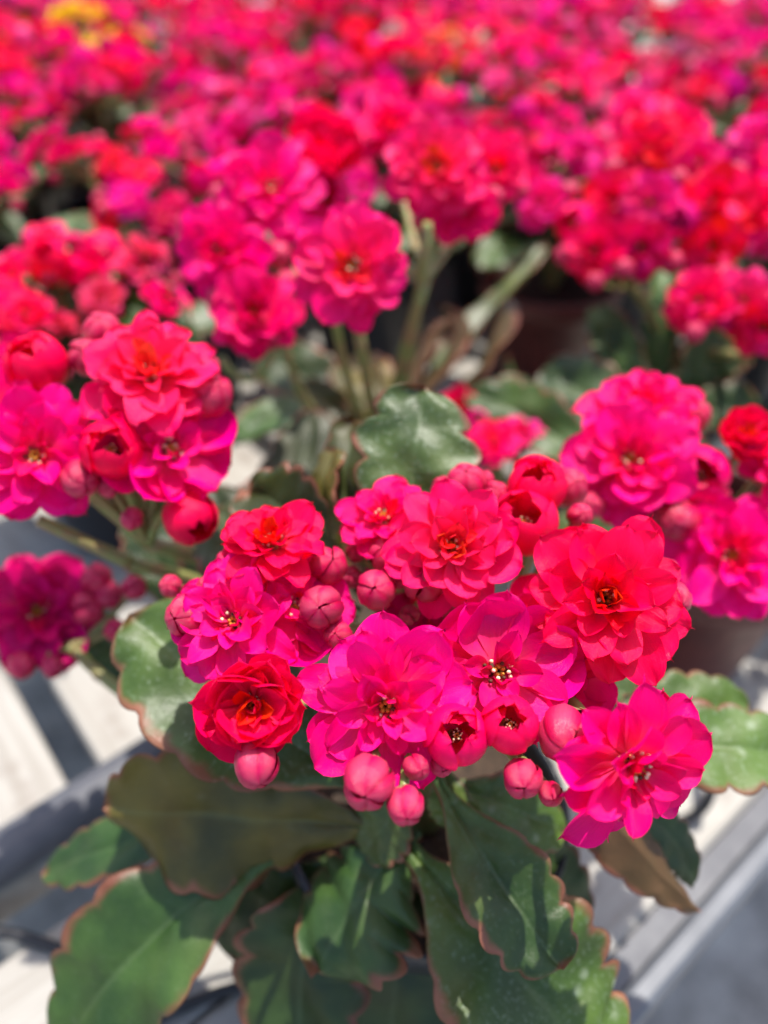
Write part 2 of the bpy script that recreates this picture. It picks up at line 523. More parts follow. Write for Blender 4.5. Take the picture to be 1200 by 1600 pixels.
STYLES = {
    'open':    [(8, 1.00, 1, 'o'), (8, .93, 11, 'o'), (8, .80, 21, 'o'), (7, .62, 33, 'm'), (6, .45, 48, 'm'), (5, .30, 62, 'i')],
    'star':    [(8, 1.00, -7, 'm'), (8, .90, 6, 'o'), (7, .74, 20, 'm'), (6, .52, 40, 'm'), (5, .34, 58, 'i')],
    'dense':   [(8, 1.00, 6, 'o'), (8, .93, 18, 'o'), (8, .80, 31, 'o'), (7, .64, 45, 'm'), (6, .50, 58, 'm'), (5, .36, 70, 'i')],
    'rosette': [(6, 1.00, 18, 'c'), (6, .97, 31, 'c'), (7, .90, 43, 'c'), (6, .76, 54, 'o'), (6, .58, 64, 'm'), (5, .4, 72, 'i')],
    'cup':     [(5, 1.00, 0, 't'), (4, .86, 0, 't'), (3, .70, 0, 't')],
    'simple':  [(7, 1.00, 4, 'c'), (7, .90, 18, 'o'), (6, .56, 40, 'm'), (4, .36, 58, 'i')],
}
PINK, HOT, RED, ROSE, DEEP, CORAL = (.94, .0003, .145), (.94, .0004, .092), (.94, .0005, .004), (.92, .001, .06), (.62, .001, .09), (.93, .004, .025)
DUSKY = (.80, .001, .14)
ORANGE, YELLOW, WHITE, FADED, SALMON = (.88, .16, .012), (.88, .68, .008), (.8, .70, .62), (.52, .10, .20), (.85, .07, .20)

def jitter(c, rnd, amt=.12):
    k = 1 + rnd.uniform(-amt, amt)
    b = 1 + rnd.uniform(-1.6 * amt, 1.6 * amt)
    return (min(.95, c[0] * k), c[1] * k, c[2] * k * b)

def heart_geo(r, rnd, detail=True):
    """little cup of carpels and stamens at the middle of a flower; returns verts, faces, material indices"""
    V, F, M = [], [], []
    def blob(c, rx, rz, mi, n=6, rings=4):
        b0 = len(V)
        for i in range(rings + 1):
            a = math.pi * i / rings
            for j in range(n):
                p = 2 * math.pi * j / n
                V.append((c[0] + rx * math.sin(a) * math.cos(p), c[1] + rx * math.sin(a) * math.sin(p), c[2] - rz * math.cos(a)))
        for i in range(rings):
            for j in range(n):
                j2 = (j + 1) % n
                F.append((b0 + i * n + j, b0 + i * n + j2, b0 + (i + 1) * n + j2, b0 + (i + 1) * n + j)); M.append(mi)
    blob((0, 0, -.02 * r), .17 * r, .11 * r, 1 if detail else 0, 10, 4)
    if detail:
        for i in range(5):
            a = 6.283 * i / 5 + .3
            blob((.05 * r * math.cos(a), .05 * r * math.sin(a), .13 * r), .035 * r, .12 * r, 0)
        for i in range(15):
            a = 6.283 * i / 15 + rnd.uniform(-.2, .2)
            q = rnd.uniform(.07, .20) * r
            z = rnd.uniform(.14, .28) * r
            blob((q * math.cos(a), q * math.sin(a), z * .5), .016 * r, z * .5, 0, 5, 3)
            blob((q * math.cos(a), q * math.sin(a), z), .030 * r, .024 * r, 2 if i % 3 else 1, 6, 3)
    return V, F, M
HEARTS = []
for i in range(3):
    v, f, m = heart_geo(1.0, rp)
    HEARTS.append(make_mesh('flower_heart', v, f, [M_HEART, M_DARK, M_CREAM], None, m))

def petal_layout(style, rnd):
    """yields (local matrix, kind, whorl) for a flower of unit radius facing +Z"""
    az0 = rnd.uniform(0, 6.28)
    W = STYLES[style]
    for wi, (cnt, ln, el, kind) in enumerate(W):
        az0 += math.pi / cnt * rnd.uniform(.75, 1.25)
        for j in range(cnt):
            az = az0 + 2 * math.pi * j / cnt + rnd.uniform(-.22, .22)
            if kind == 't':
                yield Matrix.Rotation(az, 4, 'Z') @ Matrix.Rotation(rnd.uniform(-.08, .08), 4, 'X') @ Matrix.Scale(ln * rnd.uniform(.95, 1.04), 4), kind, wi
                continue
            L = ln * rnd.uniform(.84, 1.10)
            e = math.radians(el + rnd.uniform(-13, 13))
            r0 = .07 if kind != 'c' else .05
            m = (Matrix.Rotation(az - math.pi / 2, 4, 'Z') @ Matrix.Translation((0, r0, .015 + .022 * wi)) @
                 Matrix.Rotation(e, 4, 'X') @ Matrix.Rotation(math.radians(rnd.uniform(-20, 20)), 4, 'Y') @
                 Matrix.Diagonal((L * rnd.uniform(.9, 1.12), L, L, 1)))
            yield m, kind, wi

def flower(root, p, n, R, color, style='open', seed=0, inner=None):
    """flower part (heart mesh) with its petals as sub-parts"""
    rnd = random.Random(seed * 7 + 3)
    M = frame(p, n, rnd.uniform(0, 6.28)) @ Matrix.Scale(R, 4)
    fo = add('flower', HEARTS[seed % 3], root, M)
    nw = len(STYLES[style])
    iv, ifc, iu, ia = [], [], [], []
    ci = None
    for m, kind, wi in petal_layout(style, rnd):
        c = color
        if inner is not None:
            t = wi / max(1, nw - 1)
            c = tuple(color[i] * (1 - t) + inner[i] * t for i in range(3))
        if kind == 'i' or (wi >= 4 and nw > 5):
            # the tiny petals round the middle are too small to pick apart: one mesh
            v, f, u = petal_geo(kind, rnd, 4, 6)
            b = len(iv)
            iv += [m @ q for q in v]; ifc += [tuple(b + q for q in g) for g in f]; iu += u; ia += [rnd.random()] * len(v)
            ci = c
        else:
            add('petal', rnd.choice(POOL[kind]), fo, M @ m, jitter(c, rnd))
    if iv:
        tag(add('inner_petals', make_mesh('inner_petals', iv, ifc, [M_PETAL], iu, None, {'petal_random': ia}), fo, M, ci), kind='stuff')
    return fo

# joined flowers for plants whose petals are out of focus
def joined_flower(style, seed):
    rnd = random.Random(seed)
    V, F, U, A, MI = [], [], [], [], []
    for m, kind, wi in petal_layout(style, rnd):
        v, f, u = any_petal_geo(kind, rnd, 4, 5)
        b = len(V)
        V += [m @ q for q in v]; F += [tuple(b + i for i in q) for q in f]; U += u
        A += [rnd.random()] * len(v); MI += [0] * len(f)
    hv, hf, hm = heart_geo(1.5, rnd, False)
    b = len(V)
    V += hv; F += [tuple(b + i for i in q) for q in hf]; U += [(.5, .9)] * len(hv); A += [0] * len(hv); MI += [1] * len(hf)
    return make_mesh('flower', V, F, [M_PETAL, M_HEART], U, MI, {'petal_random': A})
FARFLOWER = [joined_flower(s, 50 + i) for i, s in enumerate(['open', 'dense', 'star', 'open', 'rosette', 'dense', 'simple', 'cup'])]

# buds: closed ovoid of five overlapping petals
def bud_petal_geo(rnd):
    tw, hw, lump = rnd.uniform(.25, .95), rnd.uniform(.9, 1.12), rnd.uniform(.01, .035)
    V, F, U = [], [], []
    ns, nu = 9, 6
    for i in range(ns + 1):
        s = i / ns
        a = math.pi * (.06 + .93 * s)
        rho = math.sin(a) ** .76
        z = -math.cos(a) * 1.02 + .08 * sstep(.8, 1, s) * (1 - .8 * s) 
        half = math.radians(47) * hw * (1 - .25 * sstep(.7, 1, s))
        for j in range(nu + 1):
            u = -1 + 2 * j / nu
            ph = u * half + tw * s * s
            k = rho * (.98 + .075 * u - .05 * max(0, -u) - .06 * u ** 4 + .03 * (1 - u * u) + lump * math.sin(7 * u + 6 * s))
            V.append(Vector((k * math.cos(ph), k * math.sin(ph), z))); U.append((u * .5 + .5, .25 + .75 * s))
    for i in range(ns):
        for j in range(nu):
            q = i * (nu + 1) + j
            F.append((q, q + 1, q + nu + 2, q + nu + 1))
    return V, F, U
bv, bf, bu = bud_petal_geo(rp)
BUDPETALS = [make_mesh('petal', bv, bf, [M_BUD], bu)]
for i in range(5):
    BUDPETALS.append(make_mesh('petal', *[(a, b) for a, b in [bud_petal_geo(rp)[:2]]][0], [M_BUD], bu))
def calyx_geo():
    V, F = [], []
    n, rings = 10, 4
    prof = [(.10, -1.32), (.24, -1.14), (.62, -.92), (.84, -.62), (.90, -.40)]
    for i, (r, z) in enumerate(prof):
        for j in range(n):
            a = 2 * math.pi * j / n
            dz = (.30 if j % 2 == 0 else -.12) if i == len(prof) - 1 else 0
            rr = r * (1.0 if i < len(prof) - 1 else (1.04 if j % 2 == 0 else .97))
            V.append((rr * math.cos(a), rr * math.sin(a), z + dz))
    for i in range(len(prof) - 1):
        for j in range(n):
            j2 = (j + 1) % n
            F.append((i * n + j, i * n + j2, (i + 1) * n + j2, (i + 1) * n + j))
    return V, F
cv, cf = calyx_geo()
CALYX = make_mesh('bud', cv, cf, [M_CALYX])
def far_bud():
    V, F, U, MI = [], [], [], []
    for i in range(5):
        m = Matrix.Rotation(2 * math.pi * i / 5, 4, 'Z')
        b = len(V); V += [m @ q for q in bv]; F += [tuple(b + t for t in q) for q in bf]; U += bu; MI += [0] * len(bf)
    b = len(V); V += [Vector(q) for q in cv]; F += [tuple(b + t for t in q) for q in cf]; U += [(.5, .5)] * len(cv); MI += [1] * len(cf)
    return make_mesh('bud', V, F, [M_BUD, M_CALYX], U, MI)
FARBUD = far_bud()
BUDC = (.52, .003, .030)
def bud(root, p, n, r, color=BUDC, seed=0):
    rnd = random.Random(seed)
    M = frame(p, n, rnd.uniform(0, 6.28)) @ Matrix.Diagonal((r, r, r * rnd.uniform(1.0, 1.14), 1))
    bo = add('bud', CALYX, root, M)
    c = jitter(color, rnd, .10)
    for i in range(5):
        add('petal', rnd.choice(BUDPETALS), bo, M @ Matrix.Rotation(2 * math.pi * i / 5 + rnd.uniform(-.22, .22), 4, 'Z') @ Matrix.Rotation(rnd.uniform(-.05, .05), 4, 'Y') @ Matrix.Scale(rnd.uniform(.97, 1.05), 4), jitter(c, rnd, .10))
    return bo

def stalk(root, p0, p1, p2, r, r2=None, name='stem', n=9, sides=7):
    pts = [bez(p0, p1, p2, i / n) - p0 for i in range(n + 1)]
    return add(name, tube_mesh(name, pts, r, M_STEM, sides, r2), root, Matrix.Translation(p0))

# ------------------------------------------------------------------ leaves
def leaf_geo(P0, P1, P2, w, n0, n1=None, foldl=.15, foldr=.15, curl=0.0, wave=.03, teeth=8, thick=.0026, seed=0, ns=60, lobe=1.2, tipround=.42, tippow=2.5, wide=.56, curl_tip=0.0):
    rnd = random.Random(seed)
    ph = rnd.uniform(0, 6.28)
    n1 = n1 or n0
    V, U, UP, F = [], [], [], []
    us = [0, .06, .16, .32, .5, .68, .82, .92, .98, 1] if ns > 30 else [0, .08, .3, .6, .85, 1]
    us = [-q for q in us[:0:-1]] + us
    nu = len(us) - 1
    ring = 2 * (nu + 1)
    for i in range(ns + 1):
        s = i / ns
        c = bez(P0, P1, P2, s)
        t = ((P1 - P0) * (2 * (1 - s)) + (P2 - P1) * (2 * s)).normalized()
        nn = n0.lerp(n1, s)
        nn = (nn - t * nn.dot(t)).normalized()
        b = t.cross(nn).normalized()
        if s < wide:
            f = .13 + .87 * sstep(.04, 1, s / wide)
        else:
            f = max(0.0, 1 - ((s - wide) / (1 - wide)) ** tippow) ** (.5 if tippow > 2 else .85)
        half = w * .5 * f
        sl, sr = s ** 1.1 + .012 * math.sin(13 * s + ph), s ** 1.1 + .012 * math.sin(11 * s + 2 * ph)
        amp = lobe * (.15 + .07 * math.sin(7 * s + ph)) * sstep(.18, .45, s)
        cr = abs(math.sin(math.pi * teeth * .82 * sl + .4)) ** .55
        half_l = half * (1 + (cr - .75) * amp)
        cr2 = abs(math.sin(math.pi * teeth * .82 * sr + .9)) ** .55
        half_r = half * (1 + (cr2 - .75) * amp)
        row_t, row_b = [], []
        for j in range(nu + 1):
            u = us[j]
            hw = half_l if u < 0 else half_r
            fo = foldl if u < 0 else foldr
            au = abs(u)
            z = hw * (fo * au + curl * au ** 3) + w * wave * math.sin(2 * math.pi * 1.6 * s + ph + (1.5 if u < 0 else 0)) * au * au * sstep(.1, .4, s)
            z -= w * .022 * math.exp(-(u / .09) ** 2) * sstep(1.0, .6, s)
            z += curl_tip * w * s ** 4 + w * .022 * math.sin(17 * s + 5 * u + ph) * sstep(.1, .3, s) + w * .018 * math.sin(31 * s - 3 * u) * au
            p = c + b * (u * hw * (1 - .25 * min(1, abs(fo + curl * au)) * au)) + nn * z
            th = thick * (max(0, 1 - au ** 3) ** .5 * .85 + .0) * (1.15 - .5 * s) * (1.6 if s < .12 else 1)
            row_t.append(p + nn * th * .5); row_b.append(p - nn * th * .5)
            U.append((u * .5 + .5, s))
        V += row_t; UP += [1.0] * (nu + 1)
        V += row_b[::-1]; UP += [0.0] * (nu + 1)
        U += [U[-1 - k] for k in range(nu + 1)]
    for i in range(ns):
        for j in range(ring):
            j2 = (j + 1) % ring
            F.append((i * ring + j, (i + 1) * ring + j, (i + 1) * ring + j2, i * ring + j2))
    F.append(tuple(range(ring))); F.append(tuple(range(ns * ring, (ns + 1) * ring))[::-1])
    V = [v - P0 for v in V]
    return V, F, U, UP
def leaf(root, P0, P1, P2, w, n0, n1=None, color=(1, 1, 1), **kw):
    V, F, U, UP = leaf_geo(P0, P1, P2, w, n0, n1, **kw)
    me = make_mesh('leaf', V, F, [M_LEAF], U, None, {'upper': UP})
    return add('leaf', me, root, Matrix.Translation(P0), color)
def pxleaf(root, a, m, b, wpx, tilt=(0, 0), tilt1=None, **kw):
    P0, P1, P2 = at(*a), at(*m), at(*b)
    mid = (P0 + P2) / 2
    n0 = face(mid, *tilt)
    n1 = face(mid, *tilt1) if tilt1 else None
    ctrl = P1 * 2 - (P0 + P2) / 2           # the curve passes through m
    return leaf(root, P0, ctrl, P2, wpx * depth(P1) / FPX, n0, n1, **kw)

# ------------------------------------------------------------------ pots
def lathe(name, prof, mat, n=40):
    V, F = [], []
    for (r, z) in prof:
        for j in range(n):
            a = 2 * math.pi * j / n
            V.append((r * math.cos(a), r * math.sin(a), z))
    for i in range(len(prof) - 1):
        for j in range(n):
            j2 = (j + 1) % n
            F.append((i * n + j, i * n + j2, (i + 1) * n + j2, (i + 1) * n + j))
    return make_mesh(name, V, F, [mat])
def pot_prof(R, H):
    return [(.0005, .001), (R * .70, .001), (R * .72, .003), (R * .91, H - .011), (R * .93, H - .0105), (R * .985, H - .010), (R, H - .009), (R, H - .001), (R * .99, H), (R * .955, H), (R * .94, H - .002), (R * .90, H - .012), (R * .7, .01)]
POT_R, POT_H = .0345, .064
POT_BLACK = lathe('pot', pot_prof(POT_R, POT_H), M_BLACKPOT)
POT_BROWN = lathe('pot', pot_prof(POT_R * 1.08, POT_H), M_BROWNPOT)
def soil_mesh():
    rnd = random.Random(5)
    V, F = [(0, 0, POT_H - .006)], []
    n = 26
    for i, r in enumerate((.010, .020, .0305)):
        for j in range(n):
            a = 2 * math.pi * j / n
            V.append((r * math.cos(a), r * math.sin(a), POT_H - .009 + rnd.uniform(-.0018, .0018)))
    for j in range(n):
        F.append((0, 1 + j, 1 + (j + 1) % n))
    for i in range(2):
        for j in range(n):
            j2 = (j + 1) % n
            F.append((1 + i * n + j, 1 + (i + 1) * n + j, 1 + (i + 1) * n + j2, 1 + i * n + j2))
    return make_mesh('soil', V, F, [M_SOIL])
SOIL = soil_mesh()
def plant_root(x, y, label, brown=False, group='potted flowering plants on the bench'):
    r = add('potted_plant', None, None, Matrix.Translation((x, y, BZ + .0012)))
    r.empty_display_size = .02
    tag(r, label, 'potted plant', group)
    m = WORLD[r.name]
    add('pot', POT_BROWN if brown else POT_BLACK, r, m)
    add('soil', SOIL, r, m)
    return r
def origin(root): return WORLD[root.name].translation

# ------------------------------------------------------------------ the plant in focus
front = plant_root(.010, .092, 'sharply focused plant in front, pink and red flowers and buds above broad leaves')
def pf(root, px, py, z, R, tilt, color, style, seed, inner=None, hub=None):
    p = atz(px, py, z)
    n = face(p, *tilt)
    rr = R * depth(p) / FPX
    fo = flower(root, p, n, rr, color, style, seed, inner)
    if hub is not None:
        q = p - n * rr * .10
        stalk(root, q, q - n * .010 + (hub - q) * .35, hub, .0011, .0014)
    return fo
def pb_(root, px, py, z, r, tilt, seed, hub=None, color=BUDC):
    p = atz(px, py, z)
    n = face(p, *tilt)
    rr = r * depth(p) / FPX
    bo = bud(root, p, n, rr, color, seed)
    if hub is not None:
        q = p - n * rr * 1.25
        stalk(root, q, q - n * .006 + (hub - q) * .3, hub, .0007, .0011)
    return bo

HF = Vector((.008, .100, .858))
base_front = origin(front) + Vector((0, 0, POT_H - .01))
stalk(front, base_front, base_front + Vector((.002, .002, .02)), HF, .0030, .0022)
HF2 = Vector((-.012, .108, .866)); HF3 = Vector((.026, .106, .866)); HF4 = Vector((.012, .116, .868))
for h in (HF2, HF3, HF4):
    stalk(front, HF - Vector((0, 0, .02)), HF + (h - HF) * .3, h, .0020, .0016)

pf(front, 603, 1098, .8865, 138, (-2, -14), PINK, 'open', 21, None, HF)
pf(front, 775, 1048, .8830, 128, (12, 2), (.80, .001, .13), 'simple', 5, None, HF)
pf(front, 943, 935, .8900, 134, (8, 4), (.94, .0004, .008), 'dense', 8, (.93, .0004, .004), HF3)
pf(front, 978, 1187, .8840, 142, (44, -10), (.93, .001, .13), 'star', 14, HOT, HF3)
pf(front, 398, 1098, .8870, 98, (-10, -10), (.93, .0008, .02), 'rosette', 6, (.95, .004, .016), HF2)
pf(front, 370, 975, .8850, 112, (-14, 14), (.93, .002, .15), 'open', 9, None, HF2)
pf(front, 426, 856, .8920, 90, (-4, 42), (.94, .0005, .010), 'dense', 17, RED, HF2)
pf(front, 706, 858, .8930, 108, (0, 14), (.94, .0005, .055), 'dense', 23, (.93, .02, .03), HF4)
pf(front, 602, 815, .8900, 82, (-14, 38), HOT, 'open', 12, None, HF4)
pf(front, 838, 764, .8930, 56, (0, 40), RED, 'cup', 4, RED, HF4)
pf(front, 820, 822, .8900, 60, (-10, 34), (.93, .003, .015), 'cup', 33, RED, HF4)
pf(front, 796, 1134, .8870, 54, (4, 14), (.93, .003, .03), 'cup', 10, RED, HF)
pf(front, 712, 1150, .8850, 60, (10, 6), (.93, .002, .055), 'cup', 13, RED, HF)
pf(front, 458, 958, .8840, 98, (10, 22), PINK, 'simple', 19, None, HF2)
pf(front, 655, 930, .8720, 90, (0, 10), DEEP, 'open', 51, None, HF4)
pf(front, 850, 985, .8760, 84, (10, 10), HOT, 'simple', 52, None, HF3)
pf(front, 868, 1075, .8760, 92, (20, 8), (.80, .001, .11), 'simple', 26, None, HF3)

for i, (bx, by, z, r, tl) in enumerate([
        (576, 1222, .8870, 40, (-8, -30)), (634, 1258, .8850, 29, (8, -40)), (650, 1199, .8850, 20, (25, -10)),
        (817, 1216, .8830, 30, (10, -24)), (860, 1240, .8800, 19, (20, -20)), (886, 1148, .8850, 44, (16, -28)),
        (503, 948, .8890, 34, (-6, 0)), (512, 884, .8880, 30, (16, 16)), (588, 922, .8880, 31, (-6, 6)),
        (604, 868, .8880, 29, (-10, 26)), (664, 908, .8890, 33, (-6, -10)), (728, 756, .8930, 31, (-4, 34)),
        (774, 775, .8910, 22, (4, 30)), (888, 762, .8900, 30, (16, 20)), (293, 961, .8860, 33, (-34, 0)),
        (325, 917, .8860, 18, (-22, 14)), (267, 916, .8800, 18, (-16, 10)), (1042, 890, .8880, 17, (24, 20)),
        (1046, 938, .8870, 31, (36, 0)), (528, 992, .8850, 22, (-10, 6)), (362, 882, .8890, 24, (-26, 20)),
        (402, 1192, .8840, 34, (-6, -60)), (640, 960, .880, 16, (0, 0)), (345, 936, .884, 17, (-20, 10)), (548, 902, .882, 18, (-4, 10)), (556, 862, .886, 16, (-10, 30)), (692, 766, .892, 20, (-6, 40)), (906, 806, .890, 20, (14, 20)), (1012, 866, .886, 15, (24, 10)), (296, 1004, .882, 18, (-26, -6)), (622, 902, .888, 18, (0, 0)), (482, 866, .888, 22, (8, 20)), (866, 742, .892, 18, (10, 34)), (756, 752, .890, 16, (0, 40)), (690, 1196, .882, 17, (6, -30)), (712, 962, .880, 20, (10, 10))]):
    hub = HF if by > 1120 else (HF2 if bx < 540 else (HF3 if bx > 850 else HF4))
    pb_(front, bx, by, z, r, tl, 100 + i, hub)

G = (1, 1, 1, .3); DG = (.66, .72, .66, .1); BG = (1.15, 1.2, .8, .8); OL = (1.8, .85, .6, .1); BL = (.72, .95, .95, .1)
pxleaf(front, (590, 1230, .160), (395, 1120, .157), (205, 960, .160), 250, (-4, 20), foldl=.16, foldr=.30, wave=.08, lobe=1.4, seed=1, teeth=8, color=(1.1, 1.15, 1.0, .9))          # big leaf behind the red rosette
pxleaf(front, (600, 1290, .164), (390, 1278, .165), (162, 1262, .168), 265, (-8, -20), foldl=-.22, foldr=.18, wave=.16, lobe=1.7, seed=2, color=OL, teeth=9)
pxleaf(front, (350, 1270, .180), (210, 1315, .181), (72, 1362, .190), 105, (-8, 24), foldl=.2, foldr=.1, seed=3, color=BL)
pxleaf(front, (430, 1340, .172), (255, 1450, .166), (90, 1650, .170), 225, (-12, 12), foldl=.12, foldr=.28, wave=.09, seed=4, color=(.85, 1.05, .95, .15))
pxleaf(front, (540, 1370, .174), (480, 1480, .170), (470, 1660, .172), 225, (-4, 0), foldl=.2, foldr=.2, wave=.12, seed=5, color=DG)
pxleaf(front, (650, 1300, .166), (565, 1400, .160), (500, 1515, .160), 235, (-6, 10), foldl=.2, foldr=-.2, curl=-.35, wave=.14, lobe=1.7, seed=6, color=BL)
pxleaf(front, (640, 1330, .162), (790, 1500, .153), (950, 1690, .152), 300, (10, 6), foldl=.22, foldr=.14, wave=.07, lobe=1.5, seed=8, color=BG, teeth=10)
pxleaf(front, (680, 1215, .153), (775, 1370, .146), (874, 1512, .142), 168, (14, 2), foldl=.36, foldr=.30, wave=.06, seed=7, color=(1.05, 1.1, .9, .35))
pxleaf(front, (905, 1215, .165), (1000, 1335, .163), (1090, 1426, .166), 120, (150, -20), foldl=.35, foldr=.35, seed=9, color=(.75, .52, .30, .1), teeth=7, tippow=1.5, wide=.35)
pxleaf(front, (920, 1190, .170), (1040, 1300, .170), (1078, 1385, .172), 80, (24, 20), foldl=.1, foldr=.1, seed=19, color=DG, teeth=10, tippow=1.6)
pxleaf(front, (900, 1160, .172), (1050, 1105, .172), (1168, 1116, .176), 110, (10, 20), foldl=.12, foldr=.1, seed=10, color=BG)
pxleaf(front, (900, 1190, .166), (1080, 1170, .162), (1270, 1185, .166), 150, (8, 26), foldl=.18, foldr=.2, seed=11, color=(1.1, 1.2, 1.0), wave=.02)
pxleaf(front, (640, 880, .165), (645, 740, .160), (664, 610, .164), 195, (0, 6), foldl=.06, foldr=.06, wave=.05, seed=12, color=(1.15, 1.1, 1.1, 1), teeth=4.4, lobe=1.9)
pxleaf(front, (560, 900, .168), (510, 800, .168), (528, 704, .174), 105, (-50, 0), foldl=.3, foldr=.2, wave=.08, seed=13, color=OL)
pxleaf(front, (560, 960, .172), (430, 880, .176), (335, 800, .190), 190, (-6, 30), foldl=.1, foldr=.1, seed=14, color=(.7, .6, .5))
pxleaf(front, (690, 1220, .164), (790, 1260, .163), (880, 1300, .167), 120, (10, 10), foldl=.15, foldr=.15, seed=15, color=BG)
pxleaf(front, (820, 1130, .165), (920, 1060, .163), (985, 1000, .166), 120, (10, 20), foldl=.1, foldr=.1, seed=16, color=G)
pxleaf(front, (640, 1230, .160), (605, 1285, .160), (570, 1330, .164), 110, (-6, 4), foldl=.1, foldr=.1, seed=17, color=G)
pxleaf(front, (690, 1190, .158), (700, 1240, .156), (700, 1290, .158), 70, (0, 0), foldl=.15, foldr=.15, seed=18, color=BG)
pxleaf(front, (600, 1360, .176), (620, 1480, .176), (600, 1680, .180), 240, (4, 0), foldl=.1, foldr=.1, seed=61, color=DG)
pxleaf(front, (520, 1340, .178), (430, 1420, .178), (370, 1500, .186), 160, (-10, 0), foldl=.1, foldr=.1, seed=62, color=DG)
pxleaf(front, (700, 1280, .172), (820, 1350, .172), (900, 1440, .180), 150, (10, 0), foldl=.1, foldr=.1, seed=63, color=DG)
pxleaf(front, (570, 930, .171), (470, 815, .172), (395, 770, .180), 150, (-30, 10), foldl=.4, foldr=.3, wave=.15, seed=64, color=(.62, .46, .34, .1))
pxleaf(front, (575, 900, .173), (545, 780, .174), (560, 660, .182), 120, (-40, 0), foldl=.4, foldr=.3, wave=.12, seed=65, color=(.7, .5, .36, .1))
# short leafy stem carrying the rosette
stalk(front, base_front, base_front + Vector((0, -.004, .015)), Vector((.008, .090, .850)), .0045, .0030)

# ------------------------------------------------------------------ the plant at the left
left = plant_root(-.030, .152, 'softly blurred plant at the left edge, pink blooms high and one dark bloom hanging low')
bl = origin(left) + Vector((0, 0, POT_H - .01))
HL = at(232, 850, .178); HL2 = at(205, 880, .182); HL3 = at(205, 1090, .192)
stalk(left, bl, bl + Vector((-.004, 0, .03)), HL, .0026, .0018)
stalk(left, bl, bl + Vector((-.010, 0, .02)), HL2, .0022, .0016)
stalk(left, HL2, at(140, 850, .178), at(60, 812, .172), .0017, .0014)
stalk(left, bl, at(250, 1110, .195), HL3, .0022, .0018)
stalk(left, HL3, at(160, 1060, .194), at(115, 1015, .193), .0018, .0014)
HL4 = at(115, 1015, .193)
pf(left, 236, 592, .9035, 112, (4, 34), (.93, .003, .06), 'dense', 41, (.93, .03, .04), HL)
pf(left, 58, 712, .8930, 112, (-8, 6), PINK, 'open', 42, None, HL)
pf(left, 262, 708, .8920, 108, (18, 16), PINK, 'simple', 43, None, HL)
pf(left, 62, 575, .9030, 56, (-24, 50), RED, 'cup', 44, RED, HL)
pf(left, 175, 705, .8960, 56, (-6, 20), RED, 'cup', 45, RED, HL)
pf(left, -12, 655, .8960, 104, (-24, 24), HOT, 'dense', 46, None, HL)
pf(left, 296, 805, .8820, 50, (16, -40), RED, 'cup', 47, RED, HL)
pf(left, 60, 955, .8420, 98, (-4, 4), DEEP, 'open', 48, None, HL4)
for i, (bx, by, z, r, tl) in enumerate([(161, 522, .906, 30, (0, 50)), (135, 560, .904, 28, (-10, 30)), (328, 618, .900, 34, (24, 20)), (318, 580, .902, 26, (20, 40)),
        (125, 748, .892, 28, (10, -20)), (172, 755, .889, 22, (6, -10)), (207, 810, .882, 18, (0, -10)), (150, 905, .848, 24, (10, 20)), (170, 930, .845, 22, (20, 0)),
        (210, 918, .850, 19, (20, 20)), (33, 1040, .838, 20, (0, -40)), (82, 1042, .838, 16, (0, -40)), (180, 985, .842, 17, (20, 0)), (30, 600, .899, 26, (-20, 30)), (135, 950, .843, 26, (20, 10))]):
    pb_(left, bx, by, z, r, tl, 200 + i, HL4 if by > 860 else HL)
pxleaf(left, (290, 1060, .205), (190, 1030, .203), (140, 950, .210), 95, (-30, 20), foldl=.2, foldr=.1, seed=31, color=(1.1, 1.2, 1.1))
pxleaf(left, (330, 980, .212), (400, 850, .215), (470, 730, .225), 150, (0, 30), foldl=.1, foldr=.1, seed=32, color=(.42, .36, .28, .1))
pxleaf(left, (320, 980, .214), (330, 860, .214), (350, 760, .22), 120, (-14, 20), foldl=.15, foldr=.1, seed=33, color=(.38, .32, .26, .1))
pxleaf(left, (330, 960, .22), (430, 810, .235), (500, 640, .25), 120, (10, 40), foldl=.1, foldr=.1, seed=34, color=(.5, .46, .36, .1))
pxleaf(left, (300, 1000, .216), (250, 880, .215), (220, 800, .225), 100, (-10, 40), foldl=.1, foldr=.1, seed=35, color=(.6, .6, .5))

# ------------------------------------------------------------------ the plant at the right
right = plant_root(.108, .190, 'softly blurred plant at the right edge, pink blooms with yellow hearts over a brown pot', brown=True)
br = origin(right) + Vector((0, 0, POT_H - .01))
HR = at(1085, 880, .215); HR2 = at(1150, 960, .215)
stalk(right, br, br + Vector((0, -.004, .02)), HR, .0026, .0018)
stalk(right, br, br + Vector((.004, -.004, .02)), HR2, .0022, .0016)
pf(right, 986, 722, .8790, 108, (-8, 12), (.93, .002, .13), 'open', 61, None, HR)
pf(right, 1004, 648, .8830, 96, (-4, 44), HOT, 'open', 62, None, HR)
pf(right, 1142, 868, .8640, 104, (6, 4), PINK, 'open', 63, None, HR2)
pf(right, 1160, 690, .8800, 52, (10, 40), RED, 'rosette', 64, RED, HR)
pf(right, 1225, 735, .8760, 76, (20, 30), HOT, 'dense', 65, None, HR)
pf(right, 1090, 745, .8720, 60, (10, 10), HOT, 'cup', 67, RED, HR)
for i, (bx, by, z, r, tl) in enumerate([(1040, 765, .872, 24, (0, 0)), (1058, 812, .868, 32, (0, -10)), (1092, 775, .870, 26, (10, 10)), (1195, 735, .874, 24, (10, 10)),
        (1085, 650, .880, 24, (10, 40)), (1060, 700, .879, 22, (10, 30)), (1030, 800, .868, 18, (-10, 0)), (925, 790, .872, 20, (-20, 0))]):
    pb_(right, bx, by, z, r, tl, 300 + i, HR)
